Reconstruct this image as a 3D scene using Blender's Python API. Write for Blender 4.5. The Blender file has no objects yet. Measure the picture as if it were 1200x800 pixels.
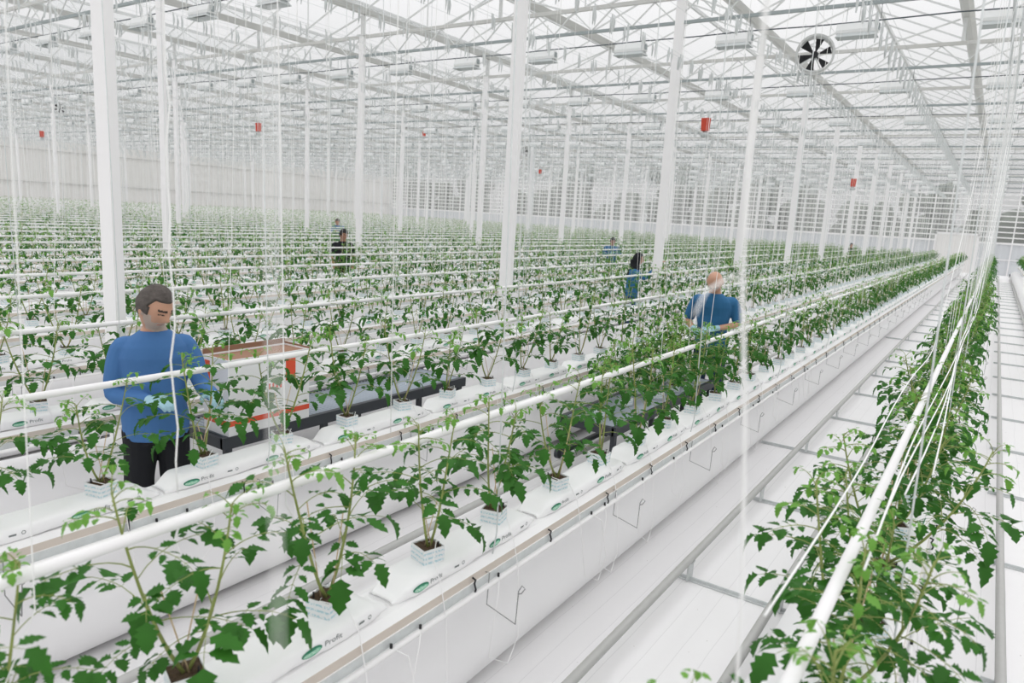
import bpy, math, random
import numpy as np
from mathutils import Vector, Matrix, noise
PI = math.pi
S = bpy.context.scene
COL = S.collection
rnd = random.Random(7)

# ------------------------------------------------------------------ camera
CAMZ = 2.3
yaw, pit, rol, FPX = 0.590059, 0.178981, 0.0584854, 826.426
def cam_axes():
    cy, sy, cp, sp = math.cos(yaw), math.sin(yaw), math.cos(pit), math.sin(pit)
    cr, sr = math.cos(rol), math.sin(rol)
    fwd = Vector((-sy*cp, cy*cp, -sp)); right = Vector((cy, sy, 0)); up = right.cross(fwd)
    return right*cr + up*sr, -right*sr + up*cr, fwd
CR, CU, CF = cam_axes()
cd = bpy.data.cameras.new('camera'); cam = bpy.data.objects.new('camera', cd); COL.objects.link(cam)
cam.matrix_world = Matrix(((CR.x, CU.x, -CF.x, 0), (CR.y, CU.y, -CF.y, 0), (CR.z, CU.z, -CF.z, CAMZ), (0, 0, 0, 1)))
cd.sensor_width = 36; cd.lens = FPX/1200*36; cd.clip_start = .02; cd.clip_end = 300
cd.dof.use_dof = True; cd.dof.focus_distance = 5.2; cd.dof.aperture_fstop = 3.0
S.camera = cam
def proj(p):
    d = Vector(p) - Vector((0, 0, CAMZ)); z = d.dot(CF)
    if z < .05: return None
    return 600 + FPX*d.dot(CR)/z, 400 - FPX*d.dot(CU)/z, z
def inframe(p, m=40):
    q = proj(p)
    return q is not None and -m < q[0] < 1200+m and -m < q[1] < 800+m

# ------------------------------------------------------------------ materials
def mat(name, col, rough=.6, metal=0, spec=.4, bump=0, bscale=40, var=0, vscale=6, trans=0):
    m = bpy.data.materials.new(name); m.use_nodes = True
    nt = m.node_tree; b = nt.nodes['Principled BSDF']
    b.inputs['Base Color'].default_value = (*col, 1); b.inputs['Roughness'].default_value = rough
    b.inputs['Metallic'].default_value = metal; b.inputs['Specular IOR Level'].default_value = spec
    tc = nt.nodes.new('ShaderNodeTexCoord')
    if var:
        n = nt.nodes.new('ShaderNodeTexNoise'); n.inputs['Scale'].default_value = vscale; n.inputs['Detail'].default_value = 3
        nt.links.new(tc.outputs['Object'], n.inputs['Vector'])
        mx = nt.nodes.new('ShaderNodeMix'); mx.data_type = 'RGBA'
        mx.inputs['A'].default_value = (*[c*(1-var) for c in col], 1); mx.inputs['B'].default_value = (*[min(1, c*(1+var)) for c in col], 1)
        nt.links.new(n.outputs['Fac'], mx.inputs['Factor']); nt.links.new(mx.outputs['Result'], b.inputs['Base Color'])
    if bump:
        n = nt.nodes.new('ShaderNodeTexNoise'); n.inputs['Scale'].default_value = bscale; n.inputs['Detail'].default_value = 3
        nt.links.new(tc.outputs['Object'], n.inputs['Vector'])
        bp = nt.nodes.new('ShaderNodeBump'); bp.inputs['Strength'].default_value = bump; bp.inputs['Distance'].default_value = .01
        nt.links.new(n.outputs['Fac'], bp.inputs['Height']); nt.links.new(bp.outputs['Normal'], b.inputs['Normal'])
    if trans:
        b.inputs['Alpha'].default_value = 1
        t = nt.nodes.new('ShaderNodeBsdfTranslucent'); t.inputs['Color'].default_value = (*[min(1, c*1.5) for c in col], 1)
        ms = nt.nodes.new('ShaderNodeMixShader'); ms.inputs[0].default_value = trans
        out = nt.nodes['Material Output']
        nt.links.new(b.outputs[0], ms.inputs[1]); nt.links.new(t.outputs[0], ms.inputs[2]); nt.links.new(ms.outputs[0], out.inputs['Surface'])
    return m
def glassmat(name, tint, milk, mcol=(.85, .86, .86)):
    m = bpy.data.materials.new(name); m.use_nodes = True; nt = m.node_tree
    nt.nodes.remove(nt.nodes['Principled BSDF'])
    tr = nt.nodes.new('ShaderNodeBsdfTransparent'); tr.inputs[0].default_value = (*tint, 1)
    tl = nt.nodes.new('ShaderNodeBsdfTranslucent'); tl.inputs[0].default_value = (*mcol, 1)
    di = nt.nodes.new('ShaderNodeBsdfDiffuse'); di.inputs[0].default_value = (*mcol, 1)
    a = nt.nodes.new('ShaderNodeMixShader'); a.inputs[0].default_value = .4
    nt.links.new(tl.outputs[0], a.inputs[1]); nt.links.new(di.outputs[0], a.inputs[2])
    c = nt.nodes.new('ShaderNodeMixShader'); c.inputs[0].default_value = milk
    nt.links.new(tr.outputs[0], c.inputs[1]); nt.links.new(a.outputs[0], c.inputs[2])
    nt.links.new(c.outputs[0], nt.nodes['Material Output'].inputs['Surface'])
    return m
M = {}
M['white_paint'] = mat('white_paint', (.87, .86, .865), .45)
M['white_pipe'] = mat('white_pipe', (.88, .87, .87), .35)
M['plastic'] = mat('white_plastic', (.90, .895, .90), .38, bump=.15, bscale=25)
M['duct'] = mat('duct_film', (.89, .885, .89), .45, bump=.25, bscale=3)
M['galv'] = mat('galvanised_steel', (.62, .645, .645), .5, .15, var=.12, vscale=30)
M['beam'] = mat('galvanised_beam', (.57, .57, .55), .55, var=.08, vscale=3)
M['beam_white'] = mat('painted_beam', (.66, .67, .665), .55)
M['chord'] = mat('bluish_steel', (.33, .37, .375), .5, .2)
M['brown'] = mat('drain_channel', (.60, .535, .475), .6, var=.08, vscale=8)
M['rail'] = mat('rail_steel', (.50, .50, .485), .42, .1, var=.06, vscale=20)
M['black'] = mat('black_plastic', (.015, .016, .018), .5)
M['darkwire'] = mat('dark_cable', (.08, .1, .11), .6)
M['wire'] = mat('grey_wire', (.33, .33, .33), .45, .5)
M['twine'] = mat('white_twine', (.86, .86, .85), .8)
M['soil'] = mat('coir', (.085, .055, .032), .95, bump=1, bscale=160, var=.5, vscale=90)
M['leaf'] = mat('tomato_leaf', (.030, .128, .014), .55, spec=.22, var=.5, vscale=9, trans=.22)
M['young'] = mat('young_leaf', (.14, .33, .05), .5, spec=.35, var=.3, vscale=12, trans=.3)
M['stem'] = mat('tomato_stem', (.25, .30, .085), .6, var=.35, vscale=14)
M['stick'] = mat('wooden_stick', (.58, .44, .27), .7)
M['print'] = mat('grey_print', (.17, .19, .19), .6)
M['lgreen'] = mat('light_green_print', (.25, .58, .40), .6)
M['dgreen'] = mat('dark_green_print', (.035, .23, .13), .6)
M['wprint'] = mat('white_print', (.85, .9, .87), .6)
M['lampwhite'] = mat('lamp_housing', (.78, .79, .79), .4)
M['lampgrey'] = mat('lamp_reflector', (.52, .55, .55), .4, .2)
M['red'] = mat('red_plastic', (.55, .06, .03), .5)
M['redprint'] = mat('red_print', (.72, .09, .04), .6)
M['carton'] = mat('white_carton', (.80, .80, .81), .6)
M['kraft'] = mat('brown_cardboard', (.27, .15, .095), .8)
M['tblack'] = mat('black_frame', (.035, .04, .048), .45)
M['roller'] = mat('grey_roller', (.33, .37, .42), .45, .3)
M['wallpanel'] = mat('wall_panel', (.78, .765, .745), .6)
M['gate'] = mat('grey_gate', (.62, .64, .66), .5)
M['skin'] = mat('skin', (.52, .29, .20), .5, var=.06, vscale=20)
M['skin_dark'] = mat('brown_skin', (.36, .19, .125), .5)
M['brow'] = mat('dark_brow', (.05, .035, .03), .8)
M['beard'] = mat('grey_beard', (.45, .36, .31), .9, bump=.5, bscale=300)
M['lips'] = mat('lips', (.40, .16, .13), .5)
M['hair_grey'] = mat('greying_hair', (.105, .09, .082), .8, bump=1, bscale=200, var=.6, vscale=25)
M['hair_dark'] = mat('dark_hair', (.018, .014, .014), .7, bump=1, bscale=200)
M['blue'] = mat('blue_jersey', (.055, .155, .36), .85, bump=.3, bscale=14, var=.07, vscale=5)
M['teal'] = mat('teal_blue_jersey', (.024, .125, .27), .85, bump=.3, bscale=14)
M['navy'] = mat('navy_cloth', (.018, .035, .09), .85)
M['blackcloth'] = mat('black_cloth', (.008, .009, .012), .9, bump=.3, bscale=14)
M['glove'] = mat('light_blue_glove', (.33, .53, .62), .5, bump=.3, bscale=60)
M['shoe'] = mat('dark_shoe', (.02, .02, .022), .6)
M['bark'] = mat('bark', (.09, .07, .05), .9, bump=1, bscale=8)
M['tree'] = mat('outdoor_foliage', (.13, .155, .12), .8, bump=1, bscale=3, var=.5, vscale=1.5)
M['glass'] = glassmat('roof_glass', (.95, .955, .955), .06)
M['wallglass'] = glassmat('wall_glass', (.85, .86, .86), .28)
M['frost'] = glassmat('frosted_panel', (.8, .82, .84), .72, (.78, .80, .83))

def floormat():
    m = mat('ground_cloth', (.87, .86, .865), .6)
    nt = m.node_tree; b = nt.nodes['Principled BSDF']
    tc = nt.nodes.new('ShaderNodeTexCoord'); sp = nt.nodes.new('ShaderNodeSeparateXYZ'); nt.links.new(tc.outputs['Object'], sp.inputs[0])
    # woven seams along the rows
    def math_(op, a, bval=None, link=None):
        n = nt.nodes.new('ShaderNodeMath'); n.operation = op
        nt.links.new(a, n.inputs[0])
        if link is not None: nt.links.new(link, n.inputs[1])
        elif bval is not None: n.inputs[1].default_value = bval
        return n.outputs[0]
    ns = nt.nodes.new('ShaderNodeTexNoise'); ns.inputs['Scale'].default_value = .8; nt.links.new(tc.outputs['Object'], ns.inputs['Vector'])
    w = math_('MULTIPLY', ns.outputs['Fac'], .06)
    x = math_('ADD', sp.outputs['X'], link=w)
    fr = math_('FRACT', math_('MULTIPLY', x, 1/.135))
    ln = math_('LESS_THAN', fr, .03)
    mx = nt.nodes.new('ShaderNodeMix'); mx.data_type = 'RGBA'
    mx.inputs['A'].default_value = (.87, .86, .865, 1); mx.inputs['B'].default_value = (.76, .75, .755, 1)
    nt.links.new(ln, mx.inputs['Factor']); 
    n2 = nt.nodes.new('ShaderNodeTexNoise'); n2.inputs['Scale'].default_value = 35; n2.inputs['Detail'].default_value = 1; nt.links.new(tc.outputs['Object'], n2.inputs['Vector'])
    sp2 = math_('GREATER_THAN', n2.outputs['Fac'], .80)
    mx2 = nt.nodes.new('ShaderNodeMix'); mx2.data_type = 'RGBA'; mx2.inputs['B'].default_value = (.3, .26, .22, 1)
    nt.links.new(mx.outputs['Result'], mx2.inputs['A']); nt.links.new(sp2, mx2.inputs['Factor'])
    nt.links.new(mx2.outputs['Result'], b.inputs['Base Color'])
    n3 = nt.nodes.new('ShaderNodeTexNoise'); n3.inputs['Scale'].default_value = 2.2; nt.links.new(tc.outputs['Object'], n3.inputs['Vector'])
    bp = nt.nodes.new('ShaderNodeBump'); bp.inputs['Strength'].default_value = .25; bp.inputs['Distance'].default_value = .05
    nt.links.new(n3.outputs['Fac'], bp.inputs['Height']); nt.links.new(bp.outputs['Normal'], b.inputs['Normal'])
    return m
M['floor'] = floormat()
def cubemat():
    m = mat('printed_white_wrap', (.80, .82, .83), .5)
    nt = m.node_tree; b = nt.nodes['Principled BSDF']
    tc = nt.nodes.new('ShaderNodeTexCoord'); sp = nt.nodes.new('ShaderNodeSeparateXYZ'); nt.links.new(tc.outputs['Object'], sp.inputs[0])
    def mth(op, a, v=None, l=None):
        n = nt.nodes.new('ShaderNodeMath'); n.operation = op; nt.links.new(a, n.inputs[0])
        if l is not None: nt.links.new(l, n.inputs[1])
        elif v is not None: n.inputs[1].default_value = v
        return n.outputs[0]
    fr = mth('FRACT', mth('MULTIPLY', sp.outputs['Z'], 1/.021))
    band = mth('LESS_THAN', mth('ABSOLUTE', mth('SUBTRACT', fr, .5)), .2)
    n = nt.nodes.new('ShaderNodeTexNoise'); n.inputs['Scale'].default_value = 140; n.inputs['Detail'].default_value = 0
    nt.links.new(tc.outputs['Object'], n.inputs['Vector'])
    f = mth('MULTIPLY', band, l=mth('GREATER_THAN', n.outputs['Fac'], .47))
    mx = nt.nodes.new('ShaderNodeMix'); mx.data_type = 'RGBA'
    mx.inputs['A'].default_value = (.80, .82, .83, 1); mx.inputs['B'].default_value = (.45, .64, .70, 1)
    nt.links.new(f, mx.inputs['Factor']); nt.links.new(mx.outputs['Result'], b.inputs['Base Color'])
    return m
M['cube'] = cubemat()

# ------------------------------------------------------------------ mesh builder
class MB:
    def __init__(s): s.v = []; s.f = []; s.m = []; s.n = 0
    def add(s, verts, faces, mi=0):
        o = s.n; s.v.extend(verts); s.n += len(verts)
        for f in faces: s.f.append([i+o for i in f])
        if isinstance(mi, int): s.m.extend([mi]*len(faces))
        else: s.m.extend(mi)
        return s
    def box(s, x0, x1, y0, y1, z0, z1, mi=0):
        v = [(x, y, z) for z in (z0, z1) for y in (y0, y1) for x in (x0, x1)]
        return s.add(v, [(0, 2, 3, 1), (4, 5, 7, 6), (0, 1, 5, 4), (2, 6, 7, 3), (0, 4, 6, 2), (1, 3, 7, 5)], mi)
    def bar(s, a, b, w, h, mi=0):
        a = Vector(a); b = Vector(b); d = (b-a).normalized()
        u = d.cross(Vector((0, 0, 1)))
        if u.length < 1e-3: u = Vector((1, 0, 0))
        u.normalize(); t = u.cross(d)
        v = [tuple(p + u*su*w/2 + t*st*h/2) for p in (a, b) for su, st in ((-1, -1), (1, -1), (1, 1), (-1, 1))]
        return s.add(v, [(0, 3, 2, 1), (4, 5, 6, 7), (0, 1, 5, 4), (1, 2, 6, 5), (2, 3, 7, 6), (3, 0, 4, 7)], mi)
    def tube(s, pts, r, n=6, mi=0, cap=True):
        P = [Vector(p) for p in pts]; k = len(P)
        R = r if isinstance(r, (list, tuple)) else [r]*k
        vs = []; ref = None
        for i, p in enumerate(P):
            d = (P[min(i+1, k-1)] - P[max(i-1, 0)])
            if d.length < 1e-9: d = Vector((0, 0, 1))
            d.normalize()
            if ref is None:
                ref = Vector((0, 0, 1)) if abs(d.z) < .9 else Vector((1, 0, 0))
            u = ref - d*ref.dot(d)
            if u.length < 1e-4: u = d.orthogonal()
            u.normalize(); ref = u; w = d.cross(u)
            for j in range(n):
                a = 2*PI*j/n
                vs.append(tuple(p + (u*math.cos(a) + w*math.sin(a))*R[i]))
        fs = [(i*n+j, i*n+(j+1) % n, (i+1)*n+(j+1) % n, (i+1)*n+j) for i in range(k-1) for j in range(n)]
        if cap: fs += [tuple(range(n-1, -1, -1)), tuple((k-1)*n+j for j in range(n))]
        return s.add(vs, fs, mi)
    def prism_y(s, prof, y0, y1, mi=0, close=True):
        n = len(prof); vs = [(x, y0, z) for x, z in prof] + [(x, y1, z) for x, z in prof]
        fs = [(j, (j+1) % n, n+(j+1) % n, n+j) for j in range(n)]
        mis = list(mi) if isinstance(mi, (list, tuple)) else [mi]*n
        if close: fs += [tuple(range(n-1, -1, -1)), tuple(range(n, 2*n))]; mis = mis + [mis[0]]*2
        return s.add(vs, fs, mis)
    def ell(s, c, r, nu=12, nv=8, mi=0, rot=None):
        vs = []; c = Vector(c)
        for i in range(nv+1):
            t = PI*i/nv
            for j in range(nu):
                a = 2*PI*j/nu
                p = Vector((r[0]*math.sin(t)*math.cos(a), r[1]*math.sin(t)*math.sin(a), r[2]*math.cos(t)))
                if rot is not None: p = rot @ p
                vs.append(tuple(c+p))
        fs = [(i*nu+j, (i+1)*nu+j, (i+1)*nu+(j+1) % nu, i*nu+(j+1) % nu) for i in range(nv) for j in range(nu)]
        return s.add(vs, fs, mi)
    def merge(s, o, loc=(0, 0, 0), rz=0, sc=1, mmap=None):
        c, sn = math.cos(rz)*sc, math.sin(rz)*sc
        vs = [(loc[0]+x*c-y*sn, loc[1]+x*sn+y*c, loc[2]+z*sc) for x, y, z in o.v]
        return s.add(vs, o.f, o.m if mmap is None else [mmap[i] for i in o.m])
    def mesh(s, name, mats, smooth=False):
        me = bpy.data.meshes.new(name); me.from_pydata(s.v, [], s.f)
        for m in (mats if isinstance(mats, (list, tuple)) else [mats]): me.materials.append(m)
        me.polygons.foreach_set('material_index', s.m)
        me.polygons.foreach_set('use_smooth', [smooth]*len(s.f)); me.update()
        return me
    def build(s, name, mats, parent=None, smooth=False, loc=None, rz=0):
        return link(name, s.mesh(name, mats, smooth), parent, loc, rz)
def link(name, me, parent=None, loc=None, rz=0):
    o = bpy.data.objects.new(name, me); COL.objects.link(o)
    if parent is not None: o.parent = parent
    if loc is not None: o.location = loc
    if rz: o.rotation_euler = (0, 0, rz)
    return o
def tag(o, label=None, cat=None, group=None, kind=None):
    if label: o['label'] = label
    if cat: o['category'] = cat
    if group: o['group'] = group
    if kind: o['kind'] = kind
    return o
def thing(name, label, cat, loc=(0, 0, 0), rz=0, group=None):
    o = link(name, None, None, loc, rz); return tag(o, label, cat, group)
def struct(o): o['kind'] = 'structure'; return o
def copy_tree(o, parent=None):
    c = o.copy(); COL.objects.link(c)
    if parent is not None: c.parent = parent
    for ch in list(o.children): copy_tree(ch, c)
    return c
ORD = ['zeroth', 'first', 'second', 'third', 'fourth', 'fifth', 'sixth', 'seventh', 'eighth', 'ninth', 'tenth', 'eleventh', 'twelfth', 'thirteenth',
       'fourteenth', 'fifteenth', 'sixteenth', 'seventeenth', 'eighteenth', 'nineteenth', 'twentieth']
TENS = {20: 'twenty', 30: 'thirty', 40: 'forty'}
def ordn(n):
    if n <= 20: return ORD[n]
    t = n//10*10
    return {30: 'thirtieth', 40: 'fortieth'}[n] if n % 10 == 0 else TENS[t] + '-' + ORD[n-t]
def rowp(k):
    if k == -1: return 'row at the right edge'
    if k == 0: return 'row right of the aisle'
    if k == 1: return 'front row left of aisle'
    return ordn(k) + ' row left of aisle'

# ------------------------------------------------------------------ world
w = bpy.data.worlds.new('overcast'); S.world = w; w.use_nodes = True
bg = w.node_tree.nodes['Background']
WN = w.node_tree
tcw = WN.nodes.new('ShaderNodeTexCoord'); sw = w.node_tree.nodes.new('ShaderNodeTexNoise'); sw.inputs['Scale'].default_value = 1.5
w.node_tree.links.new(tcw.outputs['Generated'], sw.inputs['Vector'])
rmp = w.node_tree.nodes.new('ShaderNodeMix'); rmp.data_type = 'RGBA'
rmp.inputs['A'].default_value = (.90, .90, .915, 1); rmp.inputs['B'].default_value = (.98, .97, .975, 1)
w.node_tree.links.new(sw.outputs['Fac'], rmp.inputs['Factor']); w.node_tree.links.new(rmp.outputs['Result'], bg.inputs['Color'])
# overcast sky: brighter towards the zenith, as overcast skies are
sep = WN.nodes.new('ShaderNodeSeparateXYZ'); WN.links.new(tcw.outputs['Generated'], sep.inputs[0])
cl = WN.nodes.new('ShaderNodeClamp'); WN.links.new(sep.outputs['Z'], cl.inputs['Value'])
ma = WN.nodes.new('ShaderNodeMath'); ma.operation = 'MULTIPLY_ADD'; ma.inputs[1].default_value = 1.9; ma.inputs[2].default_value = .74
WN.links.new(cl.outputs[0], ma.inputs[0]); WN.links.new(ma.outputs[0], bg.inputs['Strength'])
S.view_settings.view_transform = 'Standard'; S.view_settings.look = 'None'; S.view_settings.gamma = 1
S.view_settings.use_curve_mapping = False; S.view_settings.exposure = -0.27

# ------------------------------------------------------------------ layout
ROWS = list(range(-1, 36))
def rx(k): return -.2 - 1.6*k - (-.03 if k > 0 else 0)
YE = 56.0; XL = -58.2; YW = 60.5; XRT = 6.0
COLX = [2.76, -5.24, -13.24, -21.24, -29.24, -37.24, -45.24, -53.24]
TY = [-2.4 + 5*i for i in range(13)]

b = MB(); nx = 40
b.add([(XL, -4, 0), (XRT, -4, 0), (XRT, YW, 0), (XL, YW, 0)], [(0, 1, 2, 3)])
struct(b.build('floor', M['floor']))
b = MB(); b.add([(-140, -40, -.12), (90, -40, -.12), (90, 140, -.12), (-140, 140, -.12)], [(0, 1, 2, 3)])
og = b.build('ground_outside', mat('outdoor_ground', (.30, .31, .27), .9)); struct(og)

# ------------------------------------------------------------------ gutters, ducts, pipes
def rowstart(k):
    x = abs(rx(k)); return -1.5 if k < 3 else max(-1.5, x*.30 - 1)
GDX, GDZ = -.036, -.035
G_PROF = [(x_ - math.copysign(.036, x_), z_ + GDZ) for x_, z_ in [(-.125, .83), (.125, .83), (.165, .812), (.165, .775), (.172, .775), (.172, .735), (.155, .735), (.12, .76), (-.12, .76), (-.165, .735), (-.172, .735), (-.172, .775), (-.165, .775), (-.165, .812)]]
G_MI = [0, 0, 1, 0, 2, 2, 0, 0, 0, 0, 2, 0, 1, 0]
def hook_mb():
    h = MB()
    h.tube([(.165, 0, .785), (.185, 0, .787), (.18, 0, .635), (.335, .0, .60), (.335, .01, .75), (.345, .02, .775), (.36, .02, .765), (.35, .01, .745), (.337, .0, .742)], .0028, 5)
    return h
def clip_mb():
    c = MB(); c.tube([(.168, 0, .80), (.185, 0, .795), (.178, .003, .775), (.19, -.002, .755), (.184, 0, .735), (.19, 0, .722)], .0045, 5); return c
hook_me = hook_mb().mesh('wire_hook', M['wire'], True); clip_me = clip_mb().mesh('black_clip', M['black'], True)
nubs = MB(); nubs.tube([(.186, 0, .741), (.186, 0, .757)], .006, 6); nub_me = nubs.mesh('dripper', M['black'], True)
rod_me = MB().tube([(.09, 0, .73), (.115, 0, .9), (.02, 0, 5.12)], .0035, 5).mesh('hanger_rod', M['galv'], True)
POTP = .52
def pot_ys(k):
    off = {1: 1.04-POTP*4, 2: 1.055-POTP*4, 0: 1.16-POTP*4}.get(k, (k*.37) % POTP - .2)
    ys = []; y = off; st = rowstart(k)
    while y < YE-.3:
        if y > st+.3: ys.append(y)
        y += POTP
    return ys
for k in ROWS:
    x = rx(k); y0 = rowstart(k)
    t = thing('growing_gutter', f'long white hanging metal gutter carrying the bags of the {rowp(k)}', 'gutter', (x, 0, 0), 0, 'growing gutters')
    g = MB(); g.prism_y(G_PROF, y0, YE, G_MI); g.build('trough', [M['white_paint'], M['brown'], M['galv']], t)
    dt = MB(); dt.tube([(.186+GDX, y0, .728+GDZ), (.186+GDX, YE, .728+GDZ)], .012, 8); dt.build('drip_pipe', M['white_pipe'], t, True)
    n = 0; y = 2.35 - 1.25*3
    near = k in (0, 1, 2, 3, 4)
    while y < (26 if k < 2 else 14) and near:
        if y > y0+.1 and inframe((x+.2, y, .7), 60):
            link('wire_hook', hook_me, t, (GDX, y, GDZ)); n += 1
            c = link('black_clip', clip_me, t, (GDX, y+.52, GDZ)); c['label'] = 'black S-shaped clip'
            if n % 1 == 0: link('black_clip', clip_me, t, (GDX, y-.10, GDZ))['label'] = 'black S-shaped clip'
        y += 1.25
    y = 2.44 - 5; n = 0
    while y < YE-.5:
        if y > y0 and n < 24 and abs(x) < 30: link('hanger_rod', rod_me, t, (0, y, 0)); n += 1
        y += 2.5
    # thin drip lines from pipe to pots
    if near:
        for py in pot_ys(k):
            if py < 9 and inframe((x+.15, py, .8), 30):
                r = random.Random(int(py*1000)+k)
                d1 = r.uniform(.05, .22); s = r.choice((-1, 1))
                dp = MB()
                yy = py + s*.18
                dp.tube([(a_+GDX*min(1, a_*6), b_, c_+GDZ) for a_, b_, c_ in [(.19, yy, .74), (.225, yy+.05*s, .70), (.24, yy+.12*s, .62-d1), (.25, yy+.02, .52-d1), (.235, yy-.12*s, .60-d1), (.20, yy-.14*s, .72), (.165, yy-.14*s, .86), (.10, yy-.15*s, .945), (.03, py-.05*s, .985), (.0, py-.02*s, .975)]], .0022, 5)
                dp.build('drip_tube', M['white_pipe'], t, True)
                link('dripper', nub_me, t, (GDX, yy, GDZ))
    # air duct below
    if True:
        d = MB(); r = .25; pts = []
        d.tube([(x-.2, y0, .255), (x-.2, YE-.3, .255)], r, 28)
        o = d.build('air_duct', M['duct'], None, True); tag(o, f'inflated white film air duct lying under the {rowp(k)}', 'air duct', 'air ducts under the rows')
    # heating pipe
    hp = MB(); pr = .0175
    hp.tube([(x-.02, y0, 1.39), (x-.02, YE, 1.39)], pr, 12)
    o = hp.build('heating_pipe', M['white_pipe'], None, True); tag(o, f'white heating pipe hung among the plants of the {rowp(k)}', 'pipe', 'white pipes above the rows')
    cw = MB(); cw.tube([(x+.05, y0, 5.12), (x+.05, YE, 5.12)], .003, 4); cw.tube([(x-.05, y0, 5.12), (x-.05, YE, 5.12)], .003, 4)
    o = cw.build('crop_wire', M['galv']); tag(o, f'pair of high steel crop wires above the {rowp(k)}', 'wire', 'crop wires')

# ------------------------------------------------------------------ growing bags
def bag_w(y):   # y in 0..L
    e = min(y, BL-y); t = min(1, max(0, e/.11)); t = t*t*(3-2*t)
    return .060 + .033*t, .022 + .058*t
BL = 1.015
def bag_pt(y, a):
    w, h = bag_w(y)
    ca, sa = math.cos(a), math.sin(a)
    q = .5
    xx = w*math.copysign(abs(ca)**q, ca); zz = h/2*math.copysign(abs(sa)**q, sa) + h/2
    n = noise.noise(Vector((xx*9, y*6, zz*9+3)))*.006 + noise.noise(Vector((xx*30, y*25, zz*30)))*.0025
    e = min(y, BL-y)
    if e < .16: n += noise.noise(Vector((xx*40, y*60, 5)))*.008*(1-e/.16)
    return Vector((xx + ca*n, y, max(0.001, zz + sa*n)))
def bag_side(y, z):
    w, h = bag_w(y); s = max(-1, min(1, (z-h/2)/(h/2))); sa = math.copysign(abs(s)**(1/.5), s)
    a = math.asin(max(-.999, min(.999, sa)))
    return bag_pt(y, a)
def text_tris(txt, size):
    cu = bpy.data.curves.new('t', 'FONT'); cu.body = txt; cu.size = size; cu.resolution_u = 2
    o = bpy.data.objects.new('t', cu); COL.objects.link(o)
    dg = bpy.context.evaluated_depsgraph_get(); me = o.evaluated_get(dg).to_mesh()
    vs = [tuple(v.co) for v in me.vertices]; fs = [tuple(p.vertices) for p in me.polygons]
    o.evaluated_get(dg).to_mesh_clear(); bpy.data.objects.remove(o); bpy.data.curves.remove(cu)
    return vs, fs
T_PROFIT = text_tris('Profit', .034); T_BRAND = text_tris('FORTECO', .0135)
def bag_mb(full=True):
    b = MB(); ny, na = (60, 22) if full else (14, 10)
    ys = [BL*(i/ny) for i in range(ny+1)]
    vs = [tuple(bag_pt(y, 2*PI*j/na)) for y in ys for j in range(na)]
    fs = [(i*na+j, i*na+(j+1) % na, (i+1)*na+(j+1) % na, (i+1)*na+j) for i in range(ny) for j in range(na)]
    fs += [tuple(range(na)), tuple(ny*na+j for j in range(na-1, -1, -1))]
    b.add(vs, fs, 0)
    def put(vs2, fs2, y0, z0, mi, off):
        out = []
        for u, v, *_ in vs2:
            p = bag_side(y0+u, z0+v); out.append((p.x+off, y0+u, z0+v))
        b.add(out, fs2, mi)
    def ellipse(y0, z0, ru, rv, mi, off, top=False):
        n = 20; vs2 = [(0, 0)]; 
        for rr in (.5, 1):
            vs2 += [(ru*rr*math.cos(2*PI*j/n), rv*rr*math.sin(2*PI*j/n)) for j in range(n)]
        fs2 = [(0, 1+j, 1+(j+1) % n) for j in range(n)] + [(1+j, 1+n+j, 1+n+(j+1) % n, 1+(j+1) % n) for j in range(n)]
        put(vs2, fs2, y0, z0, mi, off)
    for y0 in (.13, .63):
        ellipse(y0, .041, .043, .0165, 3, .0012); ellipse(y0, .038, .038, .0105, 2, .0020)
        put([(-.022, .004), (.018, .004), (-.004, .0165)], [(0, 1, 2)], y0, .041, 3, .0026)
        if full:
            put(T_BRAND[0], T_BRAND[1], y0-.034, .033, 4, .0030)
            put([(u, v*.85, 0) for u, v, _ in T_PROFIT[0]], T_PROFIT[1], y0+.052, .034, 1, .0012)
        for q in (.21,):
            put([(0, -.004), (.028, -.004), (.028, .004), (0, .004)], [(0, 1, 2, 3)], y0+q, .04, 1, .0012)
            if full:
                n = 16; ring = [(.0085*math.cos(2*PI*j/n), .0085*math.sin(2*PI*j/n)) for j in range(n)] + [(.006*math.cos(2*PI*j/n), .006*math.sin(2*PI*j/n)) for j in range(n)]
                put(ring, [(j, (j+1) % n, n+(j+1) % n, n+j) for j in range(n)], y0+q+.055, .042, 1, .0012)
    return b
BAGM = [M['plastic'], M['print'], M['lgreen'], M['dgreen'], M['wprint']]
bag_me = bag_mb(True).mesh('growing_bag', BAGM, True)
bag_lo = bag_mb(False)
bags = []
for k in ROWS:
    x = rx(k); ys = pot_ys(k)
    i0 = 0 if k in (0, 1, 2) else k % 2
    for i in range(i0, len(ys)-1, 2):
        y = ys[i] - (BL-POTP)/2
        q = proj((x, y+.5, .87)); vis = inframe((x, y, .87), 120) or inframe((x, y+1, .87), 120)
        if vis: bags.append((q[2] if q else 0, k, x, y))
bags.sort()
NB = 150
stuff = MB(); cnt = {}
near_bags = sorted(bags[:NB], key=lambda t: (t[1], t[3]))
for d, k, x, y in near_bags:
    cnt[k] = cnt.get(k, 0)+1
    o = link('growing_bag', bag_me, None, (x, y, .790))
    tag(o, f'white printed growing bag, {ordn(cnt[k])} from the near end, {rowp(k)}', 'growing bag', f'growing bags, {rowp(k)}')
for d, k, x, y in bags[NB:300]:
    o = link('growing_bag', bag_me, None, (x, y, .790))
    tag(o, f'white growing bag further along the {rowp(k)}', 'growing bag', f'far growing bags, {rowp(k)}')
for d, k, x, y in bags[300:]:
    stuff.merge(bag_lo, (x, y, .790))
tag(stuff.build('distant_growing_bags', BAGM, None, True), 'white growing bags lined up in the most distant rows', 'growing bags', None, 'stuff')

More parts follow.
